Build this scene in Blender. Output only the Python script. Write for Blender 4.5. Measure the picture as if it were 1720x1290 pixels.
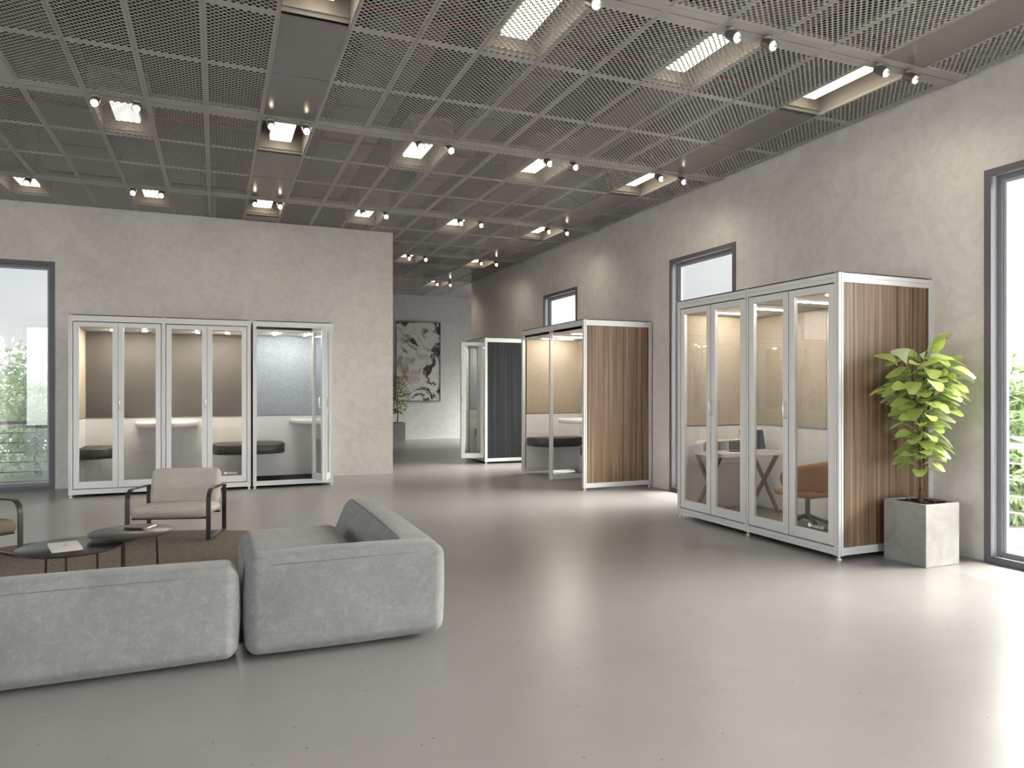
import bpy, bmesh, math, random
from mathutils import Vector, Matrix, Euler

R = math.radians
PI = math.pi
for o in list(bpy.data.objects):
    bpy.data.objects.remove(o)
scene = bpy.context.scene
col = scene.collection

# ------------------------------------------------------------------ camera
cam_d = bpy.data.cameras.new('camera')
cam_d.sensor_width = 36.0
cam_d.lens = 1197.5 / 1720 * 36.0
cam_d.shift_y = 8.0 / 1720
cam_d.clip_end = 300
cam = bpy.data.objects.new('camera', cam_d)
col.objects.link(cam)
cam.location = (0, 0, 1.36)
cam.rotation_euler = (R(90), 0, R(-22.54))
scene.camera = cam

# ------------------------------------------------------------------ exposure
scene.view_settings.view_transform = 'Standard'
scene.view_settings.look = 'None'
scene.view_settings.gamma = 1.0
scene.view_settings.use_curve_mapping = False
scene.view_settings.exposure = 0.7
cy = scene.cycles
cy.max_bounces = 8
cy.diffuse_bounces = 4
cy.glossy_bounces = 4
cy.transmission_bounces = 4
cy.transparent_max_bounces = 32
cy.sample_clamp_indirect = 4.0
cy.caustics_reflective = False
cy.caustics_refractive = False
cy.use_denoising = True
try:
    cy.denoiser = 'OPENIMAGEDENOISE'
except Exception:
    pass

# ------------------------------------------------------------------ sky
SKY_VIEW = 0.56          # brightness of the pale sky seen in the windows
SKY_GLOW = 155.0           # bright hazy sky around the veiled sun
SUN_DIR = Vector((0.71, -0.14, 0.69)).normalized()
W = bpy.data.worlds.new('sky')
scene.world = W
W.use_nodes = True
nt = W.node_tree
nt.nodes.clear()
def wn(t, **k):
    n = nt.nodes.new(t)
    for a, b in k.items():
        setattr(n, a, b)
    return n
tc = wn('ShaderNodeTexCoord')
sep = wn('ShaderNodeSeparateXYZ')
nt.links.new(tc.outputs['Generated'], sep.inputs[0])
rmp = wn('ShaderNodeValToRGB')
el = rmp.color_ramp.elements
el.new(0.3)
el.new(0.6)
for q, (p, c) in zip(el, ((0.0, (0.56, 0.57, 0.545)), (0.012, (0.93, 0.95, 0.96)), (0.10, (0.88, 0.91, 0.93)), (0.42, (0.48, 0.68, 0.77)))):
    q.position = p
    q.color = (*c, 1)
nt.links.new(sep.outputs['Z'], rmp.inputs[0])
cl = wn('ShaderNodeTexNoise')
cl.inputs['Scale'].default_value = 3.2
cl.inputs['Detail'].default_value = 6
mp = wn('ShaderNodeMapping')
mp.inputs['Scale'].default_value = (1, 1, 3.0)
nt.links.new(tc.outputs['Generated'], mp.inputs[0])
nt.links.new(mp.outputs[0], cl.inputs['Vector'])
clr = wn('ShaderNodeValToRGB')
clr.color_ramp.elements[0].position = 0.45
clr.color_ramp.elements[0].color = (0, 0, 0, 1)
clr.color_ramp.elements[1].position = 0.62
clr.color_ramp.elements[1].color = (1, 1, 1, 1)
nt.links.new(cl.outputs['Fac'], clr.inputs[0])
mx = wn('ShaderNodeMix', data_type='RGBA')
hz = wn('ShaderNodeMapRange')
nt.links.new(sep.outputs['Z'], hz.inputs['Value'])
hz.inputs['From Min'].default_value = 0.0
hz.inputs['From Max'].default_value = 0.05
hzm = wn('ShaderNodeMath', operation='MULTIPLY')
nt.links.new(clr.outputs[0], hzm.inputs[0])
nt.links.new(hz.outputs[0], hzm.inputs[1])
nt.links.new(hzm.outputs[0], mx.inputs[0])
nt.links.new(rmp.outputs[0], mx.inputs[6])
mx.inputs[7].default_value = (0.96, 0.97, 0.98, 1)
dot = wn('ShaderNodeVectorMath', operation='DOT_PRODUCT')
nt.links.new(tc.outputs['Generated'], dot.inputs[0])
dot.inputs[1].default_value = SUN_DIR
mxx = wn('ShaderNodeMath', operation='MAXIMUM')
nt.links.new(dot.outputs['Value'], mxx.inputs[0])
mxx.inputs[1].default_value = 0.0
pw = wn('ShaderNodeMath', operation='POWER')
nt.links.new(mxx.outputs[0], pw.inputs[0])
pw.inputs[1].default_value = 10.0
ml = wn('ShaderNodeMath', operation='MULTIPLY_ADD')
nt.links.new(pw.outputs[0], ml.inputs[0])
ml.inputs[1].default_value = SKY_GLOW
ml.inputs[2].default_value = 0.0
zen = wn('ShaderNodeMapRange', interpolation_type='SMOOTHSTEP')
nt.links.new(sep.outputs['Z'], zen.inputs['Value'])
zen.inputs['From Min'].default_value = 0.33
zen.inputs['From Max'].default_value = 0.95
zen.inputs['To Min'].default_value = 1.0
zen.inputs['To Max'].default_value = 3.0
# extra brightness added to the unseen sky behind the viewpoint, to light the walls
rear = wn('ShaderNodeMath', operation='MULTIPLY')
nt.links.new(sep.outputs['Y'], rear.inputs[0])
rear.inputs[1].default_value = -1.0
rear2 = wn('ShaderNodeMath', operation='MAXIMUM')
nt.links.new(rear.outputs[0], rear2.inputs[0])
rear2.inputs[1].default_value = 0.0
rear3 = wn('ShaderNodeMath', operation='POWER')
nt.links.new(rear2.outputs[0], rear3.inputs[0])
rear3.inputs[1].default_value = 4.0
rear4 = wn('ShaderNodeMath', operation='MULTIPLY_ADD')
nt.links.new(rear3.outputs[0], rear4.inputs[0])
rear4.inputs[1].default_value = 7.6
left1 = wn('ShaderNodeMath', operation='MULTIPLY')  # extra brightness added to the sky on the left, feeding the side windows
nt.links.new(sep.outputs['X'], left1.inputs[0])
left1.inputs[1].default_value = -1.0
left2 = wn('ShaderNodeMath', operation='MAXIMUM')
nt.links.new(left1.outputs[0], left2.inputs[0])
left2.inputs[1].default_value = 0.0
left3 = wn('ShaderNodeMath', operation='POWER')
nt.links.new(left2.outputs[0], left3.inputs[0])
left3.inputs[1].default_value = 6.0
left4 = wn('ShaderNodeMath', operation='MULTIPLY_ADD')
nt.links.new(left3.outputs[0], left4.inputs[0])
left4.inputs[1].default_value = 6.0
left4.inputs[2].default_value = SKY_VIEW
nt.links.new(left4.outputs[0], rear4.inputs[2])
zm = wn('ShaderNodeMath', operation='MULTIPLY')
nt.links.new(rear4.outputs[0], zm.inputs[0])
nt.links.new(zen.outputs[0], zm.inputs[1])
bgd = wn('ShaderNodeBackground')
nt.links.new(mx.outputs[2], bgd.inputs['Color'])
nt.links.new(zm.outputs[0], bgd.inputs['Strength'])
glow = wn('ShaderNodeBackground')
glow.inputs['Color'].default_value = (1.0, 0.95, 0.88, 1)
nt.links.new(ml.outputs[0], glow.inputs['Strength'])
sky_sum = wn('ShaderNodeAddShader')
nt.links.new(bgd.outputs[0], sky_sum.inputs[0])
nt.links.new(glow.outputs[0], sky_sum.inputs[1])
wo = wn('ShaderNodeOutputWorld')
nt.links.new(sky_sum.outputs[0], wo.inputs[0])

LAMP = 2.6      # recessed ceiling panels
SPOT_W = 7.5   # track spotlights, watts
LED = 95.0      # light strips in the booths
DOWN = 1500.0    # little round downlights in the wide booth

# ------------------------------------------------------------------ materials
MATS = {}
class NT:
    def __init__(s, name):
        m = bpy.data.materials.new(name)
        m.use_nodes = True
        s.m = m
        s.t = m.node_tree
        s.b = s.t.nodes['Principled BSDF']
        s.out = s.t.nodes['Material Output']
        MATS[name] = m
    def n(s, t, **k):
        x = s.t.nodes.new(t)
        for a, b in k.items():
            setattr(x, a, b)
        return x
    def l(s, a, b):
        s.t.links.new(a, b)
    def coord(s, scale=(1, 1, 1), kind='Object'):
        c = s.n('ShaderNodeTexCoord')
        mpg = s.n('ShaderNodeMapping')
        mpg.inputs['Scale'].default_value = scale
        s.l(c.outputs[kind], mpg.inputs[0])
        return mpg.outputs[0]
    def noise(s, vec, scale, detail=4, rough=0.55, dist=0.0):
        x = s.n('ShaderNodeTexNoise')
        x.inputs['Scale'].default_value = scale
        x.inputs['Detail'].default_value = detail
        x.inputs['Roughness'].default_value = rough
        x.inputs['Distortion'].default_value = dist
        s.l(vec, x.inputs['Vector'])
        return x.outputs['Fac']
    def ramp(s, fac, stops):
        x = s.n('ShaderNodeValToRGB')
        el = x.color_ramp.elements
        while len(el) < len(stops):
            el.new(0.5)
        for q, (p, c) in zip(el, stops):
            q.position = p
            q.color = (c[0], c[1], c[2], 1) if not isinstance(c, (int, float)) else (c, c, c, 1)
        s.l(fac, x.inputs[0])
        return x.outputs[0]
    def mix(s, fac, a, b, mode='MIX'):
        x = s.n('ShaderNodeMix', data_type='RGBA', blend_type=mode)
        for v, i in ((fac, 0), (a, 6), (b, 7)):
            if hasattr(v, 'is_output'):
                s.l(v, x.inputs[i])
            elif i == 0:
                x.inputs[0].default_value = v
            else:
                x.inputs[i].default_value = (v[0], v[1], v[2], 1)
        return x.outputs[2]
    def bump(s, h, strength=0.2, dist=0.01):
        x = s.n('ShaderNodeBump')
        x.inputs['Strength'].default_value = strength
        x.inputs['Distance'].default_value = dist
        s.l(h, x.inputs['Height'])
        s.l(x.outputs[0], s.b.inputs['Normal'])
    def set(s, **k):
        for a, v in k.items():
            i = s.b.inputs[a.replace('_', ' ')]
            if hasattr(v, 'is_output'):
                s.l(v, i)
            elif isinstance(v, tuple) and len(v) == 3:
                i.default_value = (v[0], v[1], v[2], 1)
            else:
                i.default_value = v
        return s

def plain(name, c, rough=0.5, metal=0.0, spec=0.5):
    x = NT(name)
    x.set(Base_Color=c, Roughness=rough, Metallic=metal)
    x.b.inputs['Specular IOR Level'].default_value = spec
    return x.m

def emit(name, c, s):
    x = NT(name)
    x.set(Base_Color=(0.8, 0.8, 0.8))
    x.b.inputs['Emission Color'].default_value = (c[0], c[1], c[2], 1)
    x.b.inputs['Emission Strength'].default_value = s
    return x.m

# plaster
def plaster(name, base, dark, light):
    x = NT(name)
    v = x.coord()
    a = x.noise(v, 1.1, 6, 0.6, 0.8)
    b = x.noise(v, 5.0, 8, 0.7, 1.5)
    c = x.ramp(a, [(0.3, dark), (0.5, base), (0.72, light)])
    d = x.ramp(b, [(0.36, 0.80), (0.58, 1.0)])
    x.set(Base_Color=x.mix(0.55, c, d, 'MULTIPLY'), Roughness=0.85)
    x.b.inputs['Specular IOR Level'].default_value = 0.25
    x.bump(x.noise(v, 9.0, 10, 0.65, 1.2), 0.4, 0.012)
    return x.m
M_wall = plaster('trowelled_plaster', (0.74, 0.702, 0.668), (0.685, 0.652, 0.622), (0.78, 0.742, 0.708))
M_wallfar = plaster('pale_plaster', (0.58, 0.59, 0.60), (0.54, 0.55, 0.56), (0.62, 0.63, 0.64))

x = NT('polished_concrete')
v = x.coord()
a = x.noise(v, 0.55, 6, 0.6, 0.6)
b = x.noise(v, 6.0, 8, 0.65, 0.5)
c = x.ramp(a, [(0.3, (0.215, 0.207, 0.200)), (0.7, (0.265, 0.255, 0.247))])
d = x.ramp(b, [(0.3, 0.88), (0.7, 1.0)])
c = x.mix(0.6, c, d, 'MULTIPLY')
vo = x.n('ShaderNodeTexVoronoi', voronoi_dimensions='2D')
vo.inputs['Scale'].default_value = 3.4
x.l(v, vo.inputs['Vector'])
sp = x.ramp(vo.outputs['Distance'], [(0.012, 0.0), (0.024, 1.0)])
sel = x.ramp(x.noise(v, 7.0, 2), [(0.44, 1.0), (0.50, 0.0)])
sm = x.n('ShaderNodeMath', operation='MAXIMUM')
x.l(sp, sm.inputs[0]); x.l(sel, sm.inputs[1])
c = x.mix(sm.outputs[0], (0.08, 0.076, 0.072), c)
rg = 0.30
x.set(Base_Color=c, Roughness=rg)
x.b.inputs['Specular IOR Level'].default_value = 0.62
M_floor = x.m

M_ceil = plain('perforated_steel', (0.42, 0.406, 0.39), 0.5, 0.0, 0.4)
M_beam = plain('painted_steel_rail', (0.39, 0.377, 0.363), 0.45, 0.0, 0.4)
M_solid = plain('dark_gloss_panel', (0.19, 0.176, 0.164), 0.2, 0.0, 0.5)
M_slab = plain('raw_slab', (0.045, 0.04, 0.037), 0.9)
M_duct = plain('duct_steel', (0.17, 0.155, 0.142), 0.6, 0.0)
M_redpipe = plain('red_pipe_paint', (0.30, 0.018, 0.018), 0.45)
M_house = plain('lamp_housing_paint', (0.30, 0.28, 0.25), 0.6)
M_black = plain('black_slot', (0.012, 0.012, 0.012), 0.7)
M_spot = plain('dark_chrome', (0.25, 0.24, 0.23), 0.25, 0.8)
M_lamp = emit('lamp_diffuser', (1.0, 0.86, 0.66), LAMP)
M_lens = emit('spot_lens', (1.0, 0.86, 0.66), 7.0)
M_led = emit('led_strip_light', (1.0, 0.90, 0.77), LED)
M_ledcool = emit('led_strip_cool', (1.0, 0.96, 0.90), LED * 1.5)
M_down = emit('downlight_lens', (1.0, 0.88, 0.74), DOWN)

M_alu = plain('anodised_aluminium', (0.70, 0.705, 0.70), 0.42, 0.15)
M_door = plain('door_aluminium', (0.70, 0.70, 0.69), 0.45, 0.12)
M_white = plain('white_laminate', (0.80, 0.785, 0.76), 0.5)
M_chrome = plain('brushed_handle', (0.78, 0.78, 0.77), 0.25, 0.6)
M_winframe = plain('window_frame_paint', (0.21, 0.21, 0.235), 0.4)
M_wincase = plain('window_casing_paint', (0.135, 0.128, 0.142), 0.5)
M_winlight = plain('window_reveal_paint', (0.46, 0.48, 0.53), 0.5)
M_roof = plain('booth_roof', (0.055, 0.04, 0.032), 0.6)

def stripes(name, stops, sc=55, rough=0.5):
    x = NT(name)
    v = x.coord((sc, sc, 0.5))
    a = x.noise(v, 1.0, 3, 0.6, 0.15)
    v2 = x.coord((sc * 2.6, sc * 2.6, 3.0))
    b = x.noise(v2, 1.0, 4, 0.6)
    c = x.ramp(a, stops)
    d = x.ramp(b, [(0.3, 0.72), (0.7, 1.1)])
    x.set(Base_Color=x.mix(0.7, c, d, 'MULTIPLY'), Roughness=rough)
    x.bump(b, 0.08, 0.002)
    return x.m
M_wood = stripes('zebrano_veneer', [(0.34, (0.07, 0.038, 0.020)), (0.45, (0.165, 0.098, 0.054)), (0.55, (0.215, 0.136, 0.078)), (0.66, (0.32, 0.22, 0.138))], 42)
M_dkwood = stripes('charcoal_veneer', [(0.3, (0.008, 0.009, 0.010)), (0.5, (0.017, 0.019, 0.021)), (0.7, (0.035, 0.038, 0.041))])
M_dkwood.node_tree.nodes['Principled BSDF'].inputs['Specular IOR Level'].default_value = 0.2

def felt(name, c, amp=0.25, sc=70):
    x = NT(name)
    v = x.coord()
    a = x.noise(v, sc, 4, 0.7)
    b = x.noise(v, 7, 4, 0.6)
    lo = tuple(q * (1 - amp) for q in c)
    hi = tuple(min(1, q * (1 + amp)) for q in c)
    k = x.ramp(a, [(0.35, lo), (0.65, hi)])
    k = x.mix(0.3, k, x.ramp(b, [(0.3, 0.8), (0.7, 1.0)]), 'MULTIPLY')
    x.set(Base_Color=k, Roughness=0.95)
    x.b.inputs['Specular IOR Level'].default_value = 0.1
    x.bump(a, 0.5, 0.004)
    return x.m
M_felt_beige = felt('beige_felt', (0.40, 0.35, 0.285), 0.2)
M_felt_taupe = felt('taupe_felt', (0.092, 0.085, 0.079), 0.15)
M_felt_blue = felt('blue_grey_felt', (0.31, 0.345, 0.38), 0.22)
M_chairfab = felt('beige_boucle', (0.46, 0.415, 0.36), 0.2, 120)
M_chairdark = felt('brown_boucle', (0.19, 0.155, 0.12), 0.2, 120)
M_rug = felt('brown_rug_pile', (0.165, 0.135, 0.11), 0.35, 60)
M_carpet = felt('booth_carpet', (0.20, 0.185, 0.165), 0.4, 50)
M_mat = felt('dark_booth_mat', (0.05, 0.045, 0.04), 0.3, 60)
M_bench = plain('dark_leatherette', (0.045, 0.04, 0.036), 0.42)
M_blacksteel = plain('blackened_steel', (0.045, 0.043, 0.041), 0.38, 0.6)
M_tabletop = plain('dark_table_top', (0.034, 0.031, 0.029), 0.32, 0.0, 0.35)
M_tan = plain('tan_leather', (0.40, 0.19, 0.085), 0.45)
M_greymetal = plain('grey_metal', (0.13, 0.14, 0.14), 0.4, 0.5)
M_walnut = stripes('walnut_legs', [(0.3, (0.13, 0.07, 0.04)), (0.7, (0.26, 0.15, 0.085))], 30)
M_laptop = plain('silver_shell', (0.68, 0.66, 0.62), 0.4, 0.3)
M_screen = plain('dark_screen', (0.03, 0.03, 0.032), 0.25)
M_red = plain('red_plastic', (0.45, 0.05, 0.05), 0.4)
M_ivory = plain('ivory_plastic', (0.75, 0.73, 0.65), 0.4)
M_logo = plain('white_print', (0.9, 0.9, 0.88), 0.6)
M_rail = plain('railing_steel', (0.15, 0.16, 0.185), 0.5)
M_deck = plain('balcony_deck', (0.22, 0.22, 0.215), 0.8)

x = NT('grey_nubuck')
v = x.coord()
a = x.noise(v, 24, 8, 0.75, 1.1)
b = x.noise(v, 3.4, 7, 0.68, 0.7)
g = x.ramp(a, [(0.34, (0.175, 0.176, 0.174)), (0.52, (0.20, 0.201, 0.199)), (0.60, (0.222, 0.223, 0.221)), (0.70, (0.262, 0.263, 0.26))])
g = x.mix(0.5, g, x.ramp(b, [(0.34, 0.74), (0.64, 1.12)]), 'MULTIPLY')
x.set(Base_Color=g, Roughness=0.8)
x.b.inputs['Specular IOR Level'].default_value = 0.2
x.b.inputs['Sheen Weight'].default_value = 0.15
x.bump(x.noise(v, 60, 6, 0.6), 0.12, 0.003)
M_nubuck = x.m
M_piping = plain('sofa_seam', (0.15, 0.145, 0.14), 0.8)

x = NT('planter_concrete')
v = x.coord()
g = x.ramp(x.noise(v, 4.5, 8, 0.65, 0.8), [(0.3, (0.20, 0.196, 0.178)), (0.7, (0.30, 0.296, 0.272))])
x.set(Base_Color=g, Roughness=0.8)
x.bump(x.noise(v, 25, 6), 0.1, 0.004)
M_planter = x.m
M_soil = felt('potting_soil', (0.06, 0.035, 0.022), 0.5, 60)
M_bark = felt('fig_bark', (0.12, 0.075, 0.05), 0.5, 40)

def leafmat(name, top, back, var, trans=0.25):
    x = NT(name)
    geo = x.n('ShaderNodeNewGeometry')
    c = x.ramp(geo.outputs['Random Per Island'], [(0.0, tuple(q * (1 - var) for q in top)), (0.6, top), (1.0, tuple(min(1, q * (1 + var)) for q in top))])
    c = x.mix(geo.outputs['Backfacing'], c, back)
    x.set(Base_Color=c, Roughness=0.42)
    tr = x.n('ShaderNodeBsdfTranslucent')
    x.l(c, tr.inputs['Color'])
    ms = x.n('ShaderNodeMixShader')
    ms.inputs[0].default_value = trans
    x.l(x.b.outputs[0], ms.inputs[1])
    x.l(tr.outputs[0], ms.inputs[2])
    x.l(ms.outputs[0], x.out.inputs[0])
    return x.m
M_fig = leafmat('fig_leaf', (0.42, 0.52, 0.14), (0.48, 0.55, 0.33), 0.35)
M_small = leafmat('bright_leaf', (0.20, 0.33, 0.045), (0.22, 0.33, 0.08), 0.4, 0.35)
M_tree = leafmat('pale_tree_leaf', (0.58, 0.68, 0.48), (0.62, 0.70, 0.55), 0.3, 0.5)
M_tree2 = leafmat('maple_leaf', (0.52, 0.64, 0.42), (0.56, 0.66, 0.48), 0.4, 0.5)

# thin clear glass: straight-through plus a Schlick reflection
def glass(name, tint):
    x = NT(name)
    x.t.nodes.remove(x.b)
    geo = x.n('ShaderNodeNewGeometry')
    d = x.n('ShaderNodeVectorMath', operation='DOT_PRODUCT')
    x.l(geo.outputs['Incoming'], d.inputs[0]); x.l(geo.outputs['Normal'], d.inputs[1])
    ab = x.n('ShaderNodeMath', operation='ABSOLUTE'); x.l(d.outputs['Value'], ab.inputs[0])
    iv = x.n('ShaderNodeMath', operation='SUBTRACT'); iv.inputs[0].default_value = 1.0; x.l(ab.outputs[0], iv.inputs[1])
    p5 = x.n('ShaderNodeMath', operation='POWER'); x.l(iv.outputs[0], p5.inputs[0]); p5.inputs[1].default_value = 5.0
    ma = x.n('ShaderNodeMath', operation='MULTIPLY_ADD'); x.l(p5.outputs[0], ma.inputs[0])
    ma.inputs[1].default_value = 0.92; ma.inputs[2].default_value = 0.05
    tr = x.n('ShaderNodeBsdfTransparent'); tr.inputs[0].default_value = (*tint, 1)
    gl = x.n('ShaderNodeBsdfGlossy'); gl.inputs['Roughness'].default_value = 0.0
    gl.inputs['Color'].default_value = (1, 1, 1, 1)
    ms = x.n('ShaderNodeMixShader')
    x.l(ma.outputs[0], ms.inputs[0]); x.l(tr.outputs[0], ms.inputs[1]); x.l(gl.outputs[0], ms.inputs[2])
    x.l(ms.outputs[0], x.out.inputs[0])
    return x.m
M_glass = glass('booth_glass', (0.95, 0.955, 0.95))
M_winglass = glass('window_glass', (0.98, 0.985, 0.985))

# marbled abstract print
x = NT('ink_marbling')
v = x.coord((1.0, 1.0, 1.0))
w1 = x.n('ShaderNodeTexNoise'); w1.inputs['Scale'].default_value = 1.1; w1.inputs['Detail'].default_value = 5
x.l(v, w1.inputs['Vector'])
ad = x.n('ShaderNodeVectorMath', operation='MULTIPLY_ADD')
x.l(w1.outputs['Color'], ad.inputs[0]); ad.inputs[1].default_value = (1.3, 1.3, 1.3); x.l(v, ad.inputs[2])
n1 = x.noise(ad.outputs[0], 1.25, 8, 0.62, 1.4)
k1 = x.ramp(n1, [(0.36, (0.015, 0.015, 0.016)), (0.43, (0.06, 0.06, 0.06)), (0.47, (0.55, 0.55, 0.54)), (0.56, (0.62, 0.62, 0.61)), (0.63, (0.36, 0.36, 0.35)), (0.72, (0.66, 0.66, 0.65))])
n2 = x.noise(ad.outputs[0], 1.3, 5, 0.6, 0.8)
br = x.ramp(n2, [(0.60, 0.0), (0.68, 0.75)])
x.set(Base_Color=x.mix(br, k1, (0.24, 0.14, 0.075)), Roughness=0.5)
M_art = x.m

# ------------------------------------------------------------------ mesh helpers
class MB:
    def __init__(s):
        s.v = []
        s.f = []
    def add(s, vs, fs):
        o = len(s.v)
        s.v.extend(tuple(q) for q in vs)
        s.f.extend(tuple(i + o for i in q) for q in fs)
        return s
    def box(s, x0, x1, y0, y1, z0, z1):
        return s.add([(x0, y0, z0), (x1, y0, z0), (x1, y1, z0), (x0, y1, z0), (x0, y0, z1), (x1, y0, z1), (x1, y1, z1), (x0, y1, z1)],
                     [(0, 3, 2, 1), (4, 5, 6, 7), (0, 1, 5, 4), (1, 2, 6, 5), (2, 3, 7, 6), (3, 0, 4, 7)])
    def prism(s, prof, p0, axis, length, u, w):
        """closed 2-D profile (a, b) in the plane of vectors u, w extruded along axis"""
        p0, axis, u, w = Vector(p0), Vector(axis), Vector(u), Vector(w)
        n = len(prof)
        A = [p0 + u * a + w * b for a, b in prof]
        B = [q + axis * length for q in A]
        fs = [(i, (i + 1) % n, n + (i + 1) % n, n + i) for i in range(n)]
        fs += [tuple(range(n - 1, -1, -1)), tuple(range(n, 2 * n))]
        return s.add(A + B, fs)
    def cyl(s, p0, p1, r0, r1=None, n=16, caps=True):
        p0, p1 = Vector(p0), Vector(p1)
        r1 = r0 if r1 is None else r1
        d = (p1 - p0).normalized()
        u = d.orthogonal().normalized()
        w = d.cross(u)
        vs = []
        for p, r in ((p0, r0), (p1, r1)):
            for i in range(n):
                t = 2 * PI * i / n
                vs.append(p + (u * math.cos(t) + w * math.sin(t)) * r)
        fs = [(i, (i + 1) % n, n + (i + 1) % n, n + i) for i in range(n)]
        if caps:
            fs += [tuple(range(n - 1, -1, -1)), tuple(range(n, 2 * n))]
        return s.add(vs, fs)
    def lathe(s, prof, c=(0, 0, 0), n=32, cap=True):
        vs = []
        for r, z in prof:
            for i in range(n):
                t = 2 * PI * i / n
                vs.append((c[0] + r * math.cos(t), c[1] + r * math.sin(t), c[2] + z))
        fs = []
        for j in range(len(prof) - 1):
            for i in range(n):
                k = (i + 1) % n
                fs.append((j * n + i, j * n + k, (j + 1) * n + k, (j + 1) * n + i))
        if cap:
            fs.append(tuple(range(n - 1, -1, -1)))
            m = (len(prof) - 1) * n
            fs.append(tuple(range(m, m + n)))
        return s.add(vs, fs)
    def tube(s, pts, r, n=8):
        pts = [Vector(p) for p in pts]
        vs = []
        u = None
        m = len(pts)
        for i, p in enumerate(pts):
            d = (pts[min(i + 1, m - 1)] - pts[max(i - 1, 0)]).normalized()
            if u is None:
                u = d.orthogonal().normalized()
            else:
                u = (u - d * u.dot(d)).normalized()
            w = d.cross(u)
            rr = r[i] if isinstance(r, (list, tuple)) else r
            for k in range(n):
                t = 2 * PI * k / n
                vs.append(p + (u * math.cos(t) + w * math.sin(t)) * rr)
        fs = [(i * n + k, i * n + (k + 1) % n, (i + 1) * n + (k + 1) % n, (i + 1) * n + k) for i in range(m - 1) for k in range(n)]
        fs += [tuple(range(n - 1, -1, -1)), tuple(range((m - 1) * n, m * n))]
        return s.add(vs, fs)
    def rbox(s, x0, x1, y0, y1, z0, z1, r, n=5, mid=6, bulge=0.0, fn=None):
        """soft box: rounded edges, slightly inflated faces, optional deformation"""
        c = Vector(((x0 + x1) / 2, (y0 + y1) / 2, (z0 + z1) / 2))
        h = Vector(((x1 - x0) / 2, (y1 - y0) / 2, (z1 - z0) / 2))
        r = min(r, min(h) * 0.98)
        def axis(hh):
            inner = hh - r
            a = []
            for i in range(n):
                a.append(-inner - r * math.cos(0.5 * PI * i / n) if False else -hh + r * (1 - math.cos(0.5 * PI * i / n)) if False else -hh + r * i / n)
            for i in range(mid + 1):
                a.append(-inner + 2 * inner * i / mid)
            for i in range(1, n + 1):
                a.append(inner + r * i / n)
            return a
        ax = [axis(h[i]) for i in range(3)]
        idx = {}
        vs = []
        fs = []
        def vert(p):
            key = tuple(round(q, 6) for q in p)
            if key in idx:
                return idx[key]
            q = Vector(p)
            core = Vector([max(-(h[i] - r), min(h[i] - r, q[i])) for i in range(3)])
            d = q - core
            nv = Vector((math.copysign(math.tan(abs(d.x) / r * PI / 4), d.x), math.copysign(math.tan(abs(d.y) / r * PI / 4), d.y), math.copysign(math.tan(abs(d.z) / r * PI / 4), d.z)))
            if nv.length > 1e-9:
                nv.normalize()
            out = core + nv * r
            if bulge:
                g = [1 - (q[i] / h[i]) ** 2 for i in range(3)]
                out += Vector((nv.x * bulge * g[1] * g[2], nv.y * bulge * g[0] * g[2], nv.z * bulge * g[0] * g[1]))
            out = out + c
            if fn:
                out = Vector(fn(out))
            idx[key] = len(vs)
            vs.append(out)
            return idx[key]
        for a in range(3):
            b_, c_ = (a + 1) % 3, (a + 2) % 3
            for sgn in (-1, 1):
                B, C_ = ax[b_], ax[c_]
                for i in range(len(B) - 1):
                    for j in range(len(C_) - 1):
                        q = []
                        for di, dj in ((0, 0), (1, 0), (1, 1), (0, 1)):
                            p = [0, 0, 0]
                            p[a] = sgn * h[a]
                            p[b_] = B[i + di]
                            p[c_] = C_[j + dj]
                            q.append(vert(p))
                        if sgn < 0:
                            q.reverse()
                        if len(set(q)) > 2:
                            fs.append(tuple(q))
        return s.add(vs, fs)
    def mesh(s, name, mat=None, smooth=False):
        me = bpy.data.meshes.new(name)
        me.from_pydata(s.v, [], s.f)
        me.update()
        if mat:
            me.materials.append(mat)
        if smooth:
            me.polygons.foreach_set('use_smooth', [True] * len(me.polygons))
            if smooth is not True:
                try:
                    me.set_sharp_from_angle(angle=R(smooth))
                except Exception:
                    pass
        return me
    def build(s, name, mat, parent=None, smooth=False, bevel=0):
        o = bpy.data.objects.new(name, s.mesh(name, mat, smooth))
        col.objects.link(o)
        if parent is not None:
            o.parent = parent
        if bevel:
            b = o.modifiers.new('edge', 'BEVEL')
            b.width = bevel
            b.segments = 2
            b.limit_method = 'ANGLE'
        return o

def tag(o, label=None, cat=None, group=None, kind=None):
    if label: o['label'] = label
    if cat: o['category'] = cat
    if group: o['group'] = group
    if kind: o['kind'] = kind
    return o
def empty(name, loc, rz=0.0):
    o = bpy.data.objects.new(name, None)
    o.empty_display_size = 0.1
    col.objects.link(o)
    o.location = loc
    o.rotation_euler = (0, 0, rz)
    return o
def kids(o):
    return [c for c in bpy.data.objects if c.parent is o]
def copy_tree(o, parent=None):
    c = o.copy()
    col.objects.link(c)
    if parent is not None:
        c.parent = parent
    for ch in kids(o):
        copy_tree(ch, c)
    return c
def struct(o, label=None):
    o['kind'] = 'structure'
    if label: o['label'] = label
    return o

ORD = ['nearest', 'second', 'third', 'fourth', 'fifth', 'sixth', 'seventh', 'eighth']

# ------------------------------------------------------------------ room shell
ZC = 3.87            # underside of the suspended ceiling
ZT = 4.75            # slab above
XR = 5.61            # right wall
YL = 11.305          # wall behind the grey booths
YF = 18.68           # far wall
X0, Y0 = -6.6, -6.5  # unseen sides of the hall
XE = 10.5

struct(MB().box(X0 - .3, XE + .3, Y0 - .3, YF + .3, -0.2, 0).build('floor', M_floor), 'polished grey concrete floor')
struct(MB().box(X0 - .3, XE + .3, Y0 - .3, YF + .3, ZT, ZT + .2).build('roof_slab', M_slab), 'raw slab above the perforated ceiling')

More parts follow.
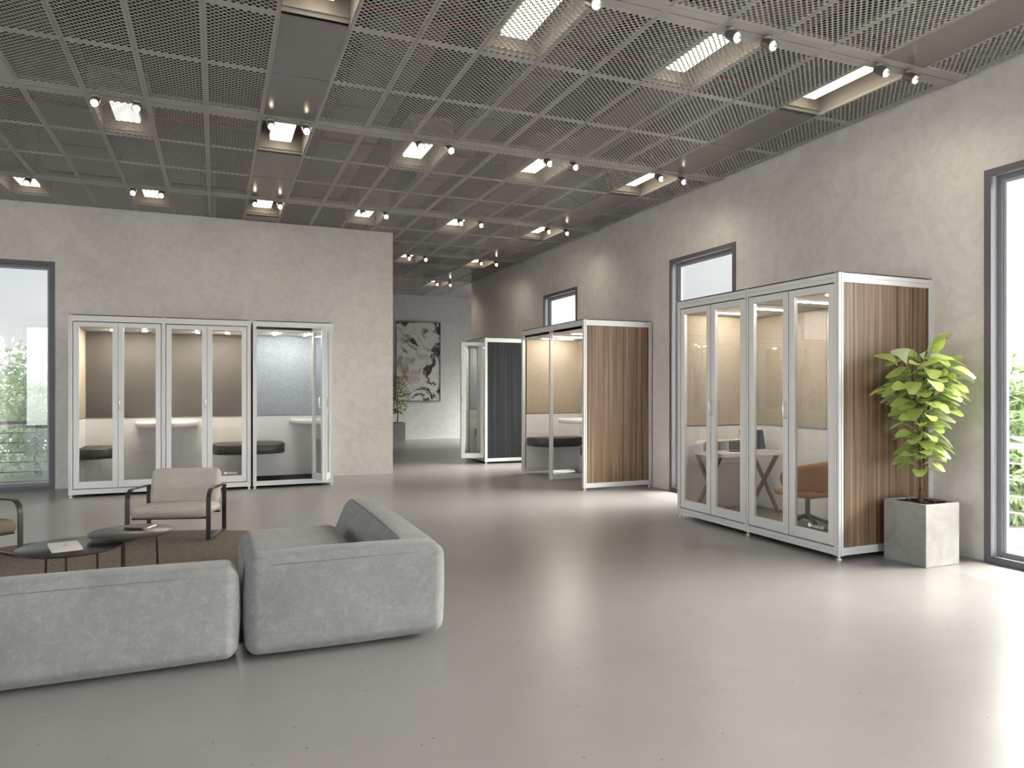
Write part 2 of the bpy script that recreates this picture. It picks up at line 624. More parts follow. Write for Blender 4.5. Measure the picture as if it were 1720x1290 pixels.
def wall_x(name, x, t, y0, y1, ztop, wins, mat):
    """wall in the plane X = x .. x+t with openings (y0, y1, z0, z1)"""
    m = MB()
    y = y0
    for a, b, c, d in sorted(wins):
        m.box(x, x + t, y, a, 0, ztop)
        if c > 0: m.box(x, x + t, a, b, 0, c)
        m.box(x, x + t, a, b, d, ztop)
        y = b
    m.box(x, x + t, y, y1, 0, ztop)
    return struct(m.build(name, mat))
def wall_y(name, y, t, x0, x1, ztop, wins, mat):
    m = MB()
    x = x0
    for a, b, c, d in sorted(wins):
        m.box(x, a, y, y + t, 0, ztop)
        if c > 0: m.box(a, b, y, y + t, 0, c)
        m.box(a, b, y, y + t, d, ztop)
        x = b
    m.box(x, x1, y, y + t, 0, ztop)
    return struct(m.build(name, mat))
TW = 0.18
ZW = 3.08
right_wins = [(10.65, 11.97, 0.0, ZW), (6.69, 8.0, 0.0, ZW), (2.40, 3.77, 0.0, ZW), (-2.4, 1.6, 0.0, 3.4), (-6.2, -2.9, 0.0, 3.4)]
left_wins = [(-3.34, -2.02, 0.0, ZW)]
rear_wins = [(-6.2, -4.6, 0.0, 3.6), (1.8, 5.4, 0.0, 3.6)]  # unseen openings, added and placed to light the surfaces facing the viewpoint
side_wins = [(-1.6, 3.0, 0.0, 3.6), (4.6, 7.2, 0.0, 3.6)]  # unseen openings, added to bring fill light from the left
wall_x('wall_right', XR, TW, Y0, 16.03, ZT, right_wins, M_wall)
wall_y('wall_left', YL, TW, X0, 2.62, ZC - .004, left_wins, M_wall)
wall_y('wall_rear', Y0 - TW, TW, X0, XR + TW, ZT, rear_wins, M_wall)
wall_x('wall_side', X0 - TW, TW, Y0, YL + TW, ZT, side_wins, M_wall)
wall_y('wall_far', YF, TW, 0.0, XE, ZT, [], M_wallfar)
# the far room opens to the right behind the end of the right wall, with daylight at its end
wall_y('wall_recess', 16.03 - TW, TW, XR + TW, XE, ZT, [], M_wallfar)
wall_x('wall_end', XE, TW, 16.03 - TW, YF, ZT, [(16.5, 18.3, 0.0, 2.95)], M_wallfar)
wall_x('wall_passage', 0.0 - TW, TW, YL + TW, YF, ZT, [], M_wallfar)

# ------------------------------------------------------------------ windows
def window(n, w, h, loc, rz, label):
    """opening in local x 0..w, room on the -y side, wall from y=0 to y=TW"""
    t = empty('window_%d' % n, loc, rz)
    struct(t, label)
    c = MB()
    f = 0.055
    for a in ((0, f, 0, h), (w - f, w, 0, h), (f, w - f, h - f, h), (f, w - f, 0, .05)):
        c.box(a[0], a[1], -0.012, 0.012, a[2], a[3])
    c.build('window_casing', M_wincase, t)
    r = MB()
    for a in ((0, f * .8, 0, h), (w - f * .8, w, 0, h), (f * .8, w - f * .8, h - f * .8, h), (f * .8, w - f * .8, 0, .045)):
        r.box(a[0], a[1], 0.012, 0.075, a[2], a[3])
    r.build('window_reveal', M_winlight, t)
    s = MB()
    g = 0.082
    for a in ((0.02, g, 0, h), (w - g, w - .02, 0, h), (g, w - g, h - g, h), (g, w - g, 0, g)):
        s.box(a[0], a[1], 0.075, 0.10, a[2], a[3])
    s.build('window_sash', M_winframe, t)
    s = MB()
    g2 = 0.104
    for a in ((0.02, g2, 0, h), (w - g2, w - .02, 0, h), (g2, w - g2, h - g2, h), (g2, w - g2, 0, g2 - .02)):
        s.box(a[0], a[1], 0.10, 0.128, a[2], a[3])
    s.build('window_subframe', M_winlight, t)
    MB().box(g2 - .02, w - g2 + .02, 0.110, 0.118, g2 - .03, h - g2 + .02).build('window_pane', M_winglass, t)
    return t
for i, (a, b, c, d) in enumerate(right_wins):
    window(i + 1, b - a, d, (XR, b, 0), R(-90), ['tall window in the right wall half hidden by the doorless booth', 'tall window in the right wall behind the wood-sided glass booth', 'tall window at the right edge beside the fig tree'][i] if i < 3 else 'tall window behind the viewpoint')
for i, (a, b, c, d) in enumerate(left_wins):
    window(6, b - a, d, (a, YL, 0), 0, 'tall window in the left wall beside the grey glass booths')
for i, (a, b, c, d) in enumerate(rear_wins):
    window(7 + i, b - a, d, (b, Y0, 0), R(180), 'unseen tall window added to the wall behind the viewpoint for daylight')
for i, (a, b, c, d) in enumerate(side_wins):
    window(10 + i, b - a, d, (X0, a, 0), R(90), 'tall window added to the unseen side wall for daylight')

# ------------------------------------------------------------------ suspended ceiling
PX = 0.4725
XK = 0.39
BEAMS = [3.99, 6.97, 9.96, 12.98, 15.94]
BH = 0.075
ceil = empty('ceiling', (0, 0, 0))
struct(ceil, 'suspended ceiling of perforated grey metal panels between steel rails')

def perf_mesh(length):
    """one bay: a strip of sheet with staggered round holes, split by plain bands into panels"""
    m = MB()
    w = PX - 0.019
    ncol = 9
    pitch = w / ncol
    rp = 0.0235
    hr = 0.0136
    fl = pitch / 2 - (pitch * pitch / 4 + rp * rp) / pitch       # half width of the flat top of a cell
    xt = (pitch * pitch / 4 + rp * rp) / pitch
    npan = max(1, round(length / 0.95))
    pl = length / npan
    corner = math.degrees(math.atan2(rp, fl))
    angs = [0, 22, 43, 65, corner]
    angs = angs + [180 - a for a in reversed(angs)]
    angs = angs + [a + 180 for a in angs[1:-1]] if False else angs + [360 - a for a in reversed(angs[1:-1])]
    def outer(a):
        c, s_ = abs(math.cos(R(a))), abs(math.sin(R(a)))
        t = min((pitch * pitch / 4 + rp * rp) / 2 / (c * pitch / 2 + s_ * rp), rp / max(s_, 1e-9))
        return (t * math.cos(R(a)), t * math.sin(R(a)))
    out = [outer(a) for a in angs]
    ring = [(hr * math.cos(R(a)), hr * math.sin(R(a))) for a in angs]
    K = len(angs)
    def cell(cx, y):
        o = len(m.v)
        m.v.extend((cx + a, y + b, 0) for a, b in out)
        m.v.extend((cx + a, y + b, 0) for a, b in ring)
        m.f.extend((o + i, o + K + i, o + K + (i + 1) % K, o + (i + 1) % K) for i in range(K))
    def poly(*pts):
        o = len(m.v)
        m.v.extend((a, b, 0) for a, b in pts)
        m.f.append(tuple(range(o, o + len(pts))))
    xs = -w / 2
    xe = w / 2
    for p in range(npan):
        ya = p * pl
        nr = int((pl - 0.030 - rp) / rp)
        if nr % 2 == 0: nr -= 1
        mg = (pl - (nr + 1) * rp) / 2
        poly((xs, ya), (xs, ya + mg), (xe, ya + mg), (xe, ya))
        poly((xs, ya + pl - mg), (xs, ya + pl), (xe, ya + pl), (xe, ya + pl - mg))
        for r_ in range(nr):
            y = ya + mg + (r_ + 1) * rp
            if r_ % 2 == 0:
                for i in range(ncol):
                    cell(xs + (i + .5) * pitch, y)
            else:
                for i in range(ncol - 1):
                    cell(xs + (i + 1) * pitch, y)
                poly((xs, y - rp), (xs, y + rp), (xs + fl, y + rp), (xs + xt, y), (xs + fl, y - rp))
                poly((xe, y - rp), (xe - fl, y - rp), (xe - xt, y), (xe - fl, y + rp), (xe, y + rp))
        for y0, y1 in ((ya + mg, ya + mg + rp), (ya + pl - mg, ya + pl - mg - rp)):
            for i in range(ncol + 1):
                c = xs + i * pitch
                poly((max(xs, c - pitch / 2 + fl), y0), (max(xs, c - fl), y1), (min(xe, c + fl), y1), (min(xe, c + pitch / 2 - fl), y0))
    return m.mesh('perforated_panel', M_ceil)
PERF = {}
def perf(length):
    k = round(length, 3)
    if k not in PERF: PERF[k] = perf_mesh(k)
    return PERF[k]
ribs = MB()
rows = [(1.0, 3.99)] + list(zip(BEAMS[:-1], BEAMS[1:])) + [(BEAMS[-1], YF + .08)]
for ri, (ya, yb) in enumerate(rows):
    a, b = ya + BH, yb - BH
    for k in range(-8, 13):
        xc = XK + (k + .5) * PX
        if ri == 3 and k < 4: b2 = YL + .05
        else: b2 = b
        if ri >= 4 and k < 3: continue
        if k > 10 and ri < 5: continue
        if ri == 0 and k < 1: continue
        if ri == 1 and k < -4: continue
        if ri == 2 and k < -7: continue
        if k in (0, 9, -9):
            # plain glossy panels; the first third of each bay is an open lamp recess
            third = (b - a) / 3
            s = MB()
            for q in (1, 2):
                s.box(xc - PX / 2 + .010, xc + PX / 2 - .010, a + q * third + .006, min(b2, a + (q + 1) * third) - .006, ZC, ZC + .012)
                if a + (q + 1) * third > b2: break
            if a + third < b2:
                s.build('glossy_panel', M_solid, ceil)
            continue
        o = bpy.data.objects.new('perforated_panel', perf(b2 - a))
        col.objects.link(o)
        o.parent = ceil
        o.location = (xc, a, ZC)
for k in range(-8, 13):
    x = XK + k * PX
    y1 = YL + .02 if k < 4 else YF
    if k <= 10: ribs.box(x - .010, x - .002, 1.0, y1 if x > 2.7 else YL + .02, ZC - .004, ZC + .03)
    if k <= 10: ribs.box(x + .002, x + .010, 1.0, y1 if x > 2.7 else YL + .02, ZC - .004, ZC + .03)
    ribs.box(x - .0105, x + .0105, 1.0 if k <= 10 else 16.05, y1, ZC + .001, ZC + .034)
ribs.build('panel_rib', M_beam, ceil)
for bi, y in enumerate(BEAMS):
    m = MB()
    xa = -4.2 if bi < 3 else 2.0
    xb = XR if bi < 4 else XR - .0
    m.box(xa, xb, y - BH, y - .007, ZC - .003, ZC + .05)
    m.box(xa, xb, y + .007, y + BH, ZC - .003, ZC + .05)
    m.box(xa, xb, y - .007, y + .007, ZC + .02, ZC + .05)
    for k in range(-9, 12):
        x = XK + k * PX
        if xa < x < xb - .04: m.box(x - .03, x + .03, y - .007, y + .007, ZC - .003, ZC + .02)
    m.build('steel_rail', M_beam, ceil)
# plain closing strips of the ceiling outside the picture
s = MB()
s.box(X0, XK - 8 * PX, Y0, YL + .1, ZC, ZC + .02)
s.box(XK - 8 * PX, XR, Y0, 1.0, ZC, ZC + .02)
s.box(XK - 8 * PX, XK + PX, 1.0, 3.9, ZC + .001, ZC + .02)
s.box(XK - 8 * PX, XK - 4 * PX, 4.06, 6.9, ZC + .001, ZC + .02)
s.box(XK + 11 * PX - .02, XR, 1.0, YF, ZC + .035, ZC + .05)
s.build('plain_panel', M_ceil, ceil)

# services above the ceiling, glimpsed through the holes
def duct(x0, x1, y0, y1, z0, z1, label):
    m = MB().box(x0, x1, y0, y1, z0, z1)
    L = max(x1 - x0, y1 - y0)
    nj = int(L / 1.2)
    for i in range(1, nj):
        if x1 - x0 > y1 - y0:
            q = x0 + L * i / nj
            m.box(q - .02, q + .02, y0 - .015, y1 + .015, z0 - .015, z1 + .015)
        else:
            q = y0 + L * i / nj
            m.box(x0 - .015, x1 + .015, q - .02, q + .02, z0 - .015, z1 + .015)
    return tag(m.build('ventilation_duct', M_duct), label, 'duct', 'ducts above the perforated ceiling')
duct(1.15, 1.75, 1.2, 11.2, 4.28, 4.62, 'sheet metal air duct above the ceiling right of the glossy strip')
duct(2.55, 3.0, 1.2, 18.2, 4.30, 4.6, 'sheet metal air duct above the ceiling over the middle aisle')
duct(-1.7, -1.2, 4.2, 11.2, 4.25, 4.6, 'sheet metal air duct above the ceiling over the lounge corner')
duct(3.9, 4.5, 2.2, 18.2, 4.32, 4.62, 'sheet metal air duct above the ceiling along the right-hand booths')
duct(-3.0, -2.3, 4.2, 11.2, 4.3, 4.62, 'sheet metal air duct above the ceiling towards the left window')
for i, (y, z) in enumerate(((5.32, 4.22), (8.35, 4.22), (11.3 - .3, 4.22), (14.2, 4.22))):
    m = MB().tube([(-3.4 if i < 3 else 2.7, y, z), (XR - .05, y, z)], 0.02, 10)
    for xx in (-2.0, 0.0, 2.0, 3.0, 5.0):
        if i == 3 and xx < 2.7: continue
        m.cyl((xx, y, z - .02), (xx, y, z - .10), 0.014, 0.018, 8)
    for xx in (-2.15, -.2, 2.1, 3.4, 5.0):
        if i == 3 and xx < 2.7: continue
        m.cyl((xx, y, z + .01), (xx, y, ZT), 0.005, 0.005, 6)
    tag(m.build('sprinkler_pipe', M_redpipe, smooth=40), 'red sprinkler pipe above the ceiling, %s from the viewpoint' % ORD[i], 'pipe', 'red sprinkler pipes')

# recessed panel lights and track spots
LW = PX - .022
def make_light():
    t = empty('ceiling_light', (0, 0, 0))
    h = MB()
    a, b, z0, z1 = 0.085, 0.97, ZC + .02, ZC + .27
    x = LW / 2
    h.box(-x, x, a, b, z1, z1 + .01)
    h.box(-x - .006, -x, a, b, z0, z1 + .01)
    h.box(x, x + .006, a, b, z0, z1 + .01)
    h.box(-x, x, a - .006, a, z0, z1 + .01)
    h.box(-x, x, b, b + .012, z0 - .015, z1 + .01)
    h.box(-x, x, b - .02, b, z0 + .012, z0 + .022)
    h.build('housing', M_house, t)
    MB().box(-.105, .105, .15, .90, ZC + .10, ZC + .13).build('diffuser', M_lamp, t)
    MB().box(-.118, .118, .138, .912, ZC + .128, ZC + .16).build('lamp_tray', M_house, t)
    return t
light0 = None
lamps = {0: [0.5, 3.5, 6.5, 9.5], 1: [-2.5, 0.5, 3.5, 6.5, 9.5], 2: [-5.5, -2.5, 0.5, 3.5, 6.5, 9.5], 3: [6.5, 9.5], 4: [9.5]}
ROWN = ['nearest', 'second', 'third', 'fourth', 'farthest']
for bi, ks in lamps.items():
    for k in ks:
        if light0 is None:
            light0 = make_light(); t = light0
        else:
            t = copy_tree(light0)
        t.location = (XK + k * PX, BEAMS[bi], 0)
        j = ['next to the right wall', 'second from the right wall', 'third from the right wall', 'fourth from the right wall', 'fifth from the right wall', 'sixth from the right wall'][sorted([9.5, 6.5, 3.5, 0.5, -2.5, -5.5], reverse=True).index(k)]
        tag(t, 'recessed warm light panel %s, behind the %s ceiling rail' % (j, ROWN[bi]), 'ceiling light', 'recessed ceiling light panels')

def make_spot():
    t = empty('track_spotlight', (0, 0, 0))
    MB().cyl((0, 0, ZC - .012), (0, 0, ZC - .03), 0.03, 0.03, 20).cyl((0, 0, ZC - .03), (0, -.008, ZC - .052), 0.012, 0.012, 12).build('mount', M_beam, t, 40)
    d = Vector((0, -0.80, -0.60))
    c = Vector((0, -0.015, ZC - .062))
    b = MB()
    a0, a1 = c - d * .045, c + d * .062
    b.cyl(a0 - d * .008, a0, 0.026, 0.036, 24)
    b.cyl(a0, a1, 0.036, 0.038, 24, caps=False)
    b.cyl(a1, a1 + d * .002, 0.038, 0.031, 24, caps=False)
    b.cyl(a1 + d * .002, a1 - d * .022, 0.032, 0.019, 24, caps=False)
    b.build('lamp_body', M_spot, t, 40)
    MB().cyl(a1 - d * .024, a1 - d * .017, 0.0205, 0.020, 24).build('lens', M_lens, t)
    ld = bpy.data.lights.new('spot_beam', 'SPOT')
    ld.energy = SPOT_W
    ld.color = (1.0, 0.86, 0.70)
    ld.spot_size = R(150)
    ld.spot_blend = 1.0
    ld.shadow_soft_size = 0.025
    lo = bpy.data.objects.new('spot_beam', ld)
    col.objects.link(lo)
    lo.parent = t
    p = a1 + d * .012
    lo.location = p
    dd = Vector((0, 0.10, -0.99))
    lo.rotation_euler = dd.to_track_quat('-Z', 'Y').to_euler()
    return t
spot0 = None
for bi, ks in lamps.items():
    for k in ks:
        for sg in (-1, 1):
            if bi == 0 and (k == 0.5 or (k == 3.5 and sg < 0)): continue
            if bi == 2 and k == -5.5 and sg < 0: continue
            if spot0 is None:
                spot0 = make_spot(); t = spot0
            else:
                t = copy_tree(spot0)
            t.location = (XK + k * PX + sg * .157, BEAMS[bi], 0)
            j = ['first', 'second', 'third', 'fourth', 'fifth', 'sixth'][sorted([9.5, 6.5, 3.5, 0.5, -2.5, -5.5], reverse=True).index(k)]
            tag(t, '%s spotlight of the %s pair from the right wall, on the %s ceiling rail' % ('left' if sg < 0 else 'right', j, ROWN[bi]), 'spotlight', 'spotlights on the ceiling rails')

# ------------------------------------------------------------------ booths
PS = 0.046
HB = 2.285
def groove_profile(a, b):
    """rectangle a x b centred on 0 with a shallow groove in every side"""
    g, d = 0.004, 0.006
    x, y = a / 2, b / 2
    return [(-x, -y), (-g, -y), (-g, -y + d), (g, -y + d), (g, -y), (x, -y), (x, -g), (x - d, -g), (x - d, g), (x, g), (x, y),
            (g, y), (g, y - d), (-g, y - d), (-g, y), (-x, y), (-x, g), (-x + d, g), (-x + d, -g), (-x, -g)]
def post(t, x, y):
    p = MB().prism(groove_profile(PS, PS), (x, y, 0.03), (0, 0, 1), HB - .03, (1, 0, 0), (0, 1, 0)).build('post', M_alu, t)
    MB().lathe([(.022, 0), (.022, .010), (.012, .014), (.012, .03)], (x, y, 0), 16).build('levelling_foot', M_chrome, p, 40)
def rail(t, p0, p1, z0, z1, wdt=PS):
    p0, p1 = Vector((p0[0], p0[1], (z0 + z1) / 2)), Vector((p1[0], p1[1], (z0 + z1) / 2))
    d = (p1 - p0).normalized()
    side = Vector((-d.y, d.x, 0))
    p0 = p0 + d * PS / 2; p1 = p1 - d * PS / 2
    MB().prism(groove_profile(wdt, z1 - z0), p0, d, (p1 - p0).length, side, (0, 0, 1)).build('rail', M_alu, t)

def text_mesh(txt, size):
    cu = bpy.data.curves.new('lettering', 'FONT')
    cu.body = txt
    cu.size = size
    cu.extrude = 0.0004
    ob = bpy.data.objects.new('lettering', cu)
    col.objects.link(ob)
    bpy.context.view_layer.update()
    me = bpy.data.meshes.new_from_object(ob.evaluated_get(bpy.context.evaluated_depsgraph_get()))
    bpy.data.objects.remove(ob)
    me.materials.clear()
    me.materials.append(M_logo)
    return me
TXT = text_mesh('cubicall', 0.044)

DZ0, DZ1 = 0.105, HB - 0.085
def door(t, x0, x1, y, ang=0.0, handle=None, logo=False):
    """leaf whose local x runs from its left edge; placed at (x0, y) and turned by ang"""
    w = x1 - x0 if ang == 0.0 else x1
    st, tr, br = 0.062, 0.058, 0.085
    h = DZ1 - DZ0
    m = MB()
    m.box(0, st, -.018, .018, 0, h)
    m.box(w - st, w, -.018, .018, 0, h)
    m.box(st, w - st, -.018, .018, 0, br)
    m.box(st, w - st, -.018, .018, h - tr, h)
    o = m.build('door', M_door, t, bevel=.002)
    o.location = (x0, y, DZ0)
    o.rotation_euler = (0, 0, ang)
    MB().box(st - .004, w - st + .004, -.004, .004, br - .004, h - tr + .004).build('glass_pane', M_glass, o)
    if handle:
        hx = 0.018 if handle == 'L' else w - 0.018
        hm = MB()
        for sy in (-1, 1):
            hm.tube([(hx, sy * .018, 1.0), (hx, sy * .055, 1.0), (hx, sy * .058, 1.01), (hx, sy * .058, 1.13), (hx, sy * .055, 1.14), (hx, sy * .018, 1.14)], .0065, 8)
        hm.build('handle', M_chrome, o, 40)
    if logo:
        lo = bpy.data.objects.new('logo', TXT)
        col.objects.link(lo)
        lo.parent = o
        lo.location = (w - st - .185, -.0062, br + .022)
        lo.rotation_euler = (R(90), 0, 0)
        MB().cyl((w - st - .205, -.0058, br + .036), (w - st - .205, -.0068, br + .036), .018, .018, 24).build('logo_dot', M_logo, o)
    return o

def ellipse_slab(cx, cy, rx, ry, z0, z1, a0, a1, n=40, p=2.0):
    """part of a (super)ellipse, closed by its chord"""
    pts = []
    for i in range(n + 1):
        t = a0 + (a1 - a0) * i / n
        c, s = math.cos(t), math.sin(t)
        pts.append((cx + rx * math.copysign(abs(c) ** (2 / p), c), cy + ry * math.copysign(abs(s) ** (2 / p), s)))
    n = len(pts)
    vs, fs = [], []
    r = min(.012, (z1 - z0) / 3)
    def inset(q, d):
        mx_, my_ = sum(a for a, _ in pts) / n, sum(b for _, b in pts) / n
        v_ = Vector((mx_ - q[0], my_ - q[1]))
        if v_.length > 1e-6: v_.normalize()
        return (q[0] + v_.x * d, q[1] + v_.y * d)
    lay = [(z0, r), (z0 + r, 0), (z1 - r, 0), (z1, r)]
    for z, d in lay:
        for q in pts:
            a, b = inset(q, d)
            vs.append((a, b, z))
    for j in range(3):
        for i in range(n):
            k = (i + 1) % n
            fs.append((j * n + i, j * n + k, (j + 1) * n + k, (j + 1) * n + i))
    fs += [tuple(range(n - 1, -1, -1)), tuple(range(3 * n, 4 * n))]
    return MB().add(vs, fs)

def booth(name, W_, D, bays, loc, rz, label, outer, felt_m, leds, floor_m, doors, felt_sides=None, led_mat=None, open_front=False):
    t = empty(name, loc, rz)
    tag(t, label, 'booth', 'glass and aluminium office booths')
    xs = [W_ * i / bays for i in range(bays + 1)]
    for x in xs:
        post(t, x, 0)
        post(t, x, D)
    for i in range(bays):
        rail(t, (xs[i], 0), (xs[i + 1], 0), HB - .075, HB - .004)
        rail(t, (xs[i], D), (xs[i + 1], D), HB - .075, HB - .004)
        rail(t, (xs[i], D), (xs[i + 1], D), .035, .095)
        if not open_front:
            rail(t, (xs[i], 0), (xs[i + 1], 0), .035, .095)
    for i, x in enumerate(xs):
        if 0 < i < bays and not open_front: continue
        if i in (0, bays): rail(t, (x, 0), (x, D), HB - .075, HB - .004)
        rail(t, (x, 0), (x, D), .035, .095)
    MB().box(-.018, W_ + .018, -.018, D + .018, HB, HB + .008).build('roof_panel', M_roof, t)
    h = PS / 2
    for sx, nm in ((0, 0), (W_, 1)):
        sgn = 1 if nm == 0 else -1
        q = sorted((sx - sgn * .012, sx + sgn * .004))
        MB().box(q[0], q[1], h, D - h, .095, HB - .075).build('side_panel', outer, t)
        q = sorted((sx + sgn * .006, sx + sgn * .022))
        MB().box(q[0], q[1], h + .02, D - h, .06, .955).build('lower_lining', M_white, t)
        q = sorted((sx + sgn * .006, sx + sgn * .030))
        MB().box(q[0], q[1], h + .02, D - h, .965, HB - .14).build('acoustic_panel', felt_sides or felt_m, t, bevel=.004)
    for i in range(bays):
        MB().box(xs[i] + h, xs[i + 1] - h, D - .004, D + .012, .06, HB - .07).build('back_panel', M_white, t)
        MB().box(xs[i] + .022, xs[i + 1] - .022, D - .024, D - .006, .06, .955).build('lower_lining', M_white, t)
        MB().box(xs[i] + .022, xs[i + 1] - .022, D - .034, D - .006, .965, HB - .14).build('acoustic_panel', felt_m, t, bevel=.004)
        MB().box(xs[i] + .02, xs[i + 1] - .02, h, D - h, HB - .135, HB - .11).build('ceiling_panel', M_white, t)
    for i in range(bays):
        w = xs[i + 1] - xs[i]
        if leds == 'round':
            for fx in (.38, .75):
                x = xs[i] + w * fx
                c = MB().lathe([(.036, 0), (.036, -.006), (.026, -.008)], (x, D * .55, HB - .135), 24).build('downlight', M_chrome, t, 40)
                MB().cyl((x, D * .55, HB - .1432), (x, D * .55, HB - .1452), .024, .024, 20).build('lens', M_down, c)
        else:
            for fx in (.3, .72):
                x = xs[i] + w * fx
                MB().box(x - .008, x + .008, D * .18, D * .72, HB - .142, HB - .134).build('led_strip', led_mat or M_led, t)
    if floor_m:
        MB().box(h, W_ - h, h, D - h, .04, .062).build('floor_mat', floor_m, t)
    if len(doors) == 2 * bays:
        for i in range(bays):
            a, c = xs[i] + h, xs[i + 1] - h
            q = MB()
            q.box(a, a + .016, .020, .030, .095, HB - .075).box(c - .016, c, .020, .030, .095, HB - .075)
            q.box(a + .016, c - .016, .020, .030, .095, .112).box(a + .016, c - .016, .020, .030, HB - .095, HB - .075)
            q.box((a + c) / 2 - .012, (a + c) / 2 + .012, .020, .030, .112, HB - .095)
            q.build('gap_shade_strip', M_black, t)  # black strips put in as the shade of the gaps around the leaves
    for dd in doors:
        door(t, **dd)
    return t

# wide booth on the left
WD = 2.09
b = WD / 4
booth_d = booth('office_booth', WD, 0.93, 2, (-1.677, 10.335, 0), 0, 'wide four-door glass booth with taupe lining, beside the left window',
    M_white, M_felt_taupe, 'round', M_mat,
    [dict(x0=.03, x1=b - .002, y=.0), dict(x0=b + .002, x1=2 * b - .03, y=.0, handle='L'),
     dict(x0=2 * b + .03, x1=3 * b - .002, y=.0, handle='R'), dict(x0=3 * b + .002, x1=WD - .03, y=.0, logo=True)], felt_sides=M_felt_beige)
ellipse_slab(WD / 2, .9, .40, .66, .835, .905, PI, 2 * PI, p=2.6).build('wall_table', M_white, booth_d, 50)
def bench(t, cx, cy, rx, ry, a0, a1, brx):
    ellipse_slab(cx, cy, rx, ry, .45, .585, a0, a1, p=3.2).build('bench_cushion', M_bench, t, 50)
bench(booth_d, WD - .03, .52, .43, .36, PI / 2, 3 * PI / 2, 0)
bench(booth_d, .03, .52, .43, .36, -PI / 2, PI / 2, 0)

# single open booth next to it, bifold door folded to the right
WE = 1.025
booth_e = booth('office_booth', WE, 0.93, 1, (0.486, 10.335, 0), 0, 'narrow booth with blue-grey lining and folded open door, on the left wall',
    M_white, M_felt_blue, 'line', M_mat, [], felt_sides=M_white, led_mat=M_ledcool)
kx, kyy = 0.885, -0.40
hx, hy = WE - .035, -.02
LF = math.hypot(hx - kx, hy - kyy)
door(booth_e, kx, LF, kyy, ang=math.atan2(hy - kyy, hx - kx))
ex, ey = 0.775, 0.0
L2 = math.hypot(kx - .02 - ex, kyy - ey)
door(booth_e, ex, L2, ey, ang=math.atan2(kyy - ey, kx - .02 - ex), handle='R')
ellipse_slab(WE - .03, .74, .46, .42, .845, .91, PI / 2, 3 * PI / 2, p=2.5).build('wall_table', M_white, booth_e, 50)
bench(booth_e, .03, .52, .40, .36, -PI / 2, PI / 2, 0)

# doorless booth in the middle of the right wall
WB = 2.05
booth_b = booth('office_booth', WB, 1.02, 2, (4.545, 10.475, 0), R(-90), 'doorless booth with beige lining and striped wood side, middle of the right wall',
    M_wood, M_felt_beige, 'line', None, [], open_front=True)
ellipse_slab(.85, 1.0, .42, .74, .84, .905, PI, 2 * PI, p=2.6).build('wall_table', M_white, booth_b, 50)
bench(booth_b, .03, .50, .44, .45, -PI / 2, PI / 2, 0)
bench(booth_b, WB - .03, .50, .40, .45, PI / 2, 3 * PI / 2, 0)
MB().box(WB - .06, WB - .03, .4, .6, .28, .45).build('bench_bracket', M_black, booth_b)

# dark booth farthest back
WC = 1.03
booth_c = booth('office_booth', WC, 1.03, 1, (4.52, 13.16, 0), R(-90), 'dark-sided booth with half-open door, farthest back by the passage',
    M_dkwood, M_felt_blue, 'line', M_mat, [], felt_sides=M_felt_blue, led_mat=M_led)
# local frame: x runs toward the camera, -y into the hall
kx, kyy = WC - .15, -.42
hx, hy = WC - .05, -.02
LF = math.hypot(hx - kx, hy - kyy)
door(booth_c, kx, LF, kyy, ang=math.atan2(hy - kyy, hx - kx), handle='L')
ex, ey = kx - .13, -.01
L2 = math.hypot(kx - .02 - ex, kyy - ey)
door(booth_c, ex, L2, ey, ang=math.atan2(kyy - ey, kx - .02 - ex))
bench(booth_c, .03, .5, .4, .36, -PI / 2, PI / 2, 0)

# large booth on the right
WA = 2.095
b = WA / 4
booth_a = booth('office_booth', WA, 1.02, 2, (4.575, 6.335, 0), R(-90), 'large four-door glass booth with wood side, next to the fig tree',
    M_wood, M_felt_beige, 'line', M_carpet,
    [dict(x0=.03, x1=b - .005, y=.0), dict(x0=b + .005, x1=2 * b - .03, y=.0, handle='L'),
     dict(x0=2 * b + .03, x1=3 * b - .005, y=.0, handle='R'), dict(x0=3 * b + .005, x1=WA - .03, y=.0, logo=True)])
MB().box(WA - .20, WA - .032, .12, .55, .645, .685).build('wall_shelf', M_white, booth_a, bevel=.003)

# ------------------------------------------------------------------ furniture in the large booth
FZ = 0.062
dk = empty('desk', (5.07, 6.03, FZ))
tag(dk, 'white desk on crossed wooden legs inside the wood-sided booth', 'desk')
top = MB()
pr = []
def rrect(x0, x1, y0, y1, r, n=6):
    q = []
    for cx, cy, a in ((x1 - r, y1 - r, 0), (x0 + r, y1 - r, 90), (x0 + r, y0 + r, 180), (x1 - r, y0 + r, 270)):
        for i in range(n + 1):
            t = R(a + 90 * i / n)
            q.append((cx + r * math.cos(t), cy + r * math.sin(t)))
    return q
top.prism(rrect(-.41, .41, -.24, .22, .05), (0, 0, .605), (0, 0, 1), .04, (1, 0, 0), (0, 1, 0))
top.build('desk_top', M_white, dk, 40, bevel=.004)
for xx in (-.37, .36):
    for sg in (-1, 1):
        ln = MB()
        a, bb = Vector((xx + sg * .012, -sg * .20, 0)), Vector((xx + sg * .012, sg * .20, .605))
        d = (bb - a).normalized()
        nrm = Vector((1, 0, 0))
        side = d.cross(nrm)
        A = [a + side * s1 * .028 + nrm * s2 * .0115 for s1, s2 in ((-1, -1), (1, -1), (1, 1), (-1, 1))]
        B = [bb + side * s1 * .028 + nrm * s2 * .0115 for s1, s2 in ((-1, -1), (1, -1), (1, 1), (-1, 1))]
        for q in A: q.z = 0 if q.z < .04 else q.z
        for q in B: q.z = .605
        ln.add(A + B, [(0, 3, 2, 1), (4, 5, 6, 7), (0, 1, 5, 4), (1, 2, 6, 5), (2, 3, 7, 6), (3, 0, 4, 7)])
        ln.build('leg', M_walnut, dk)
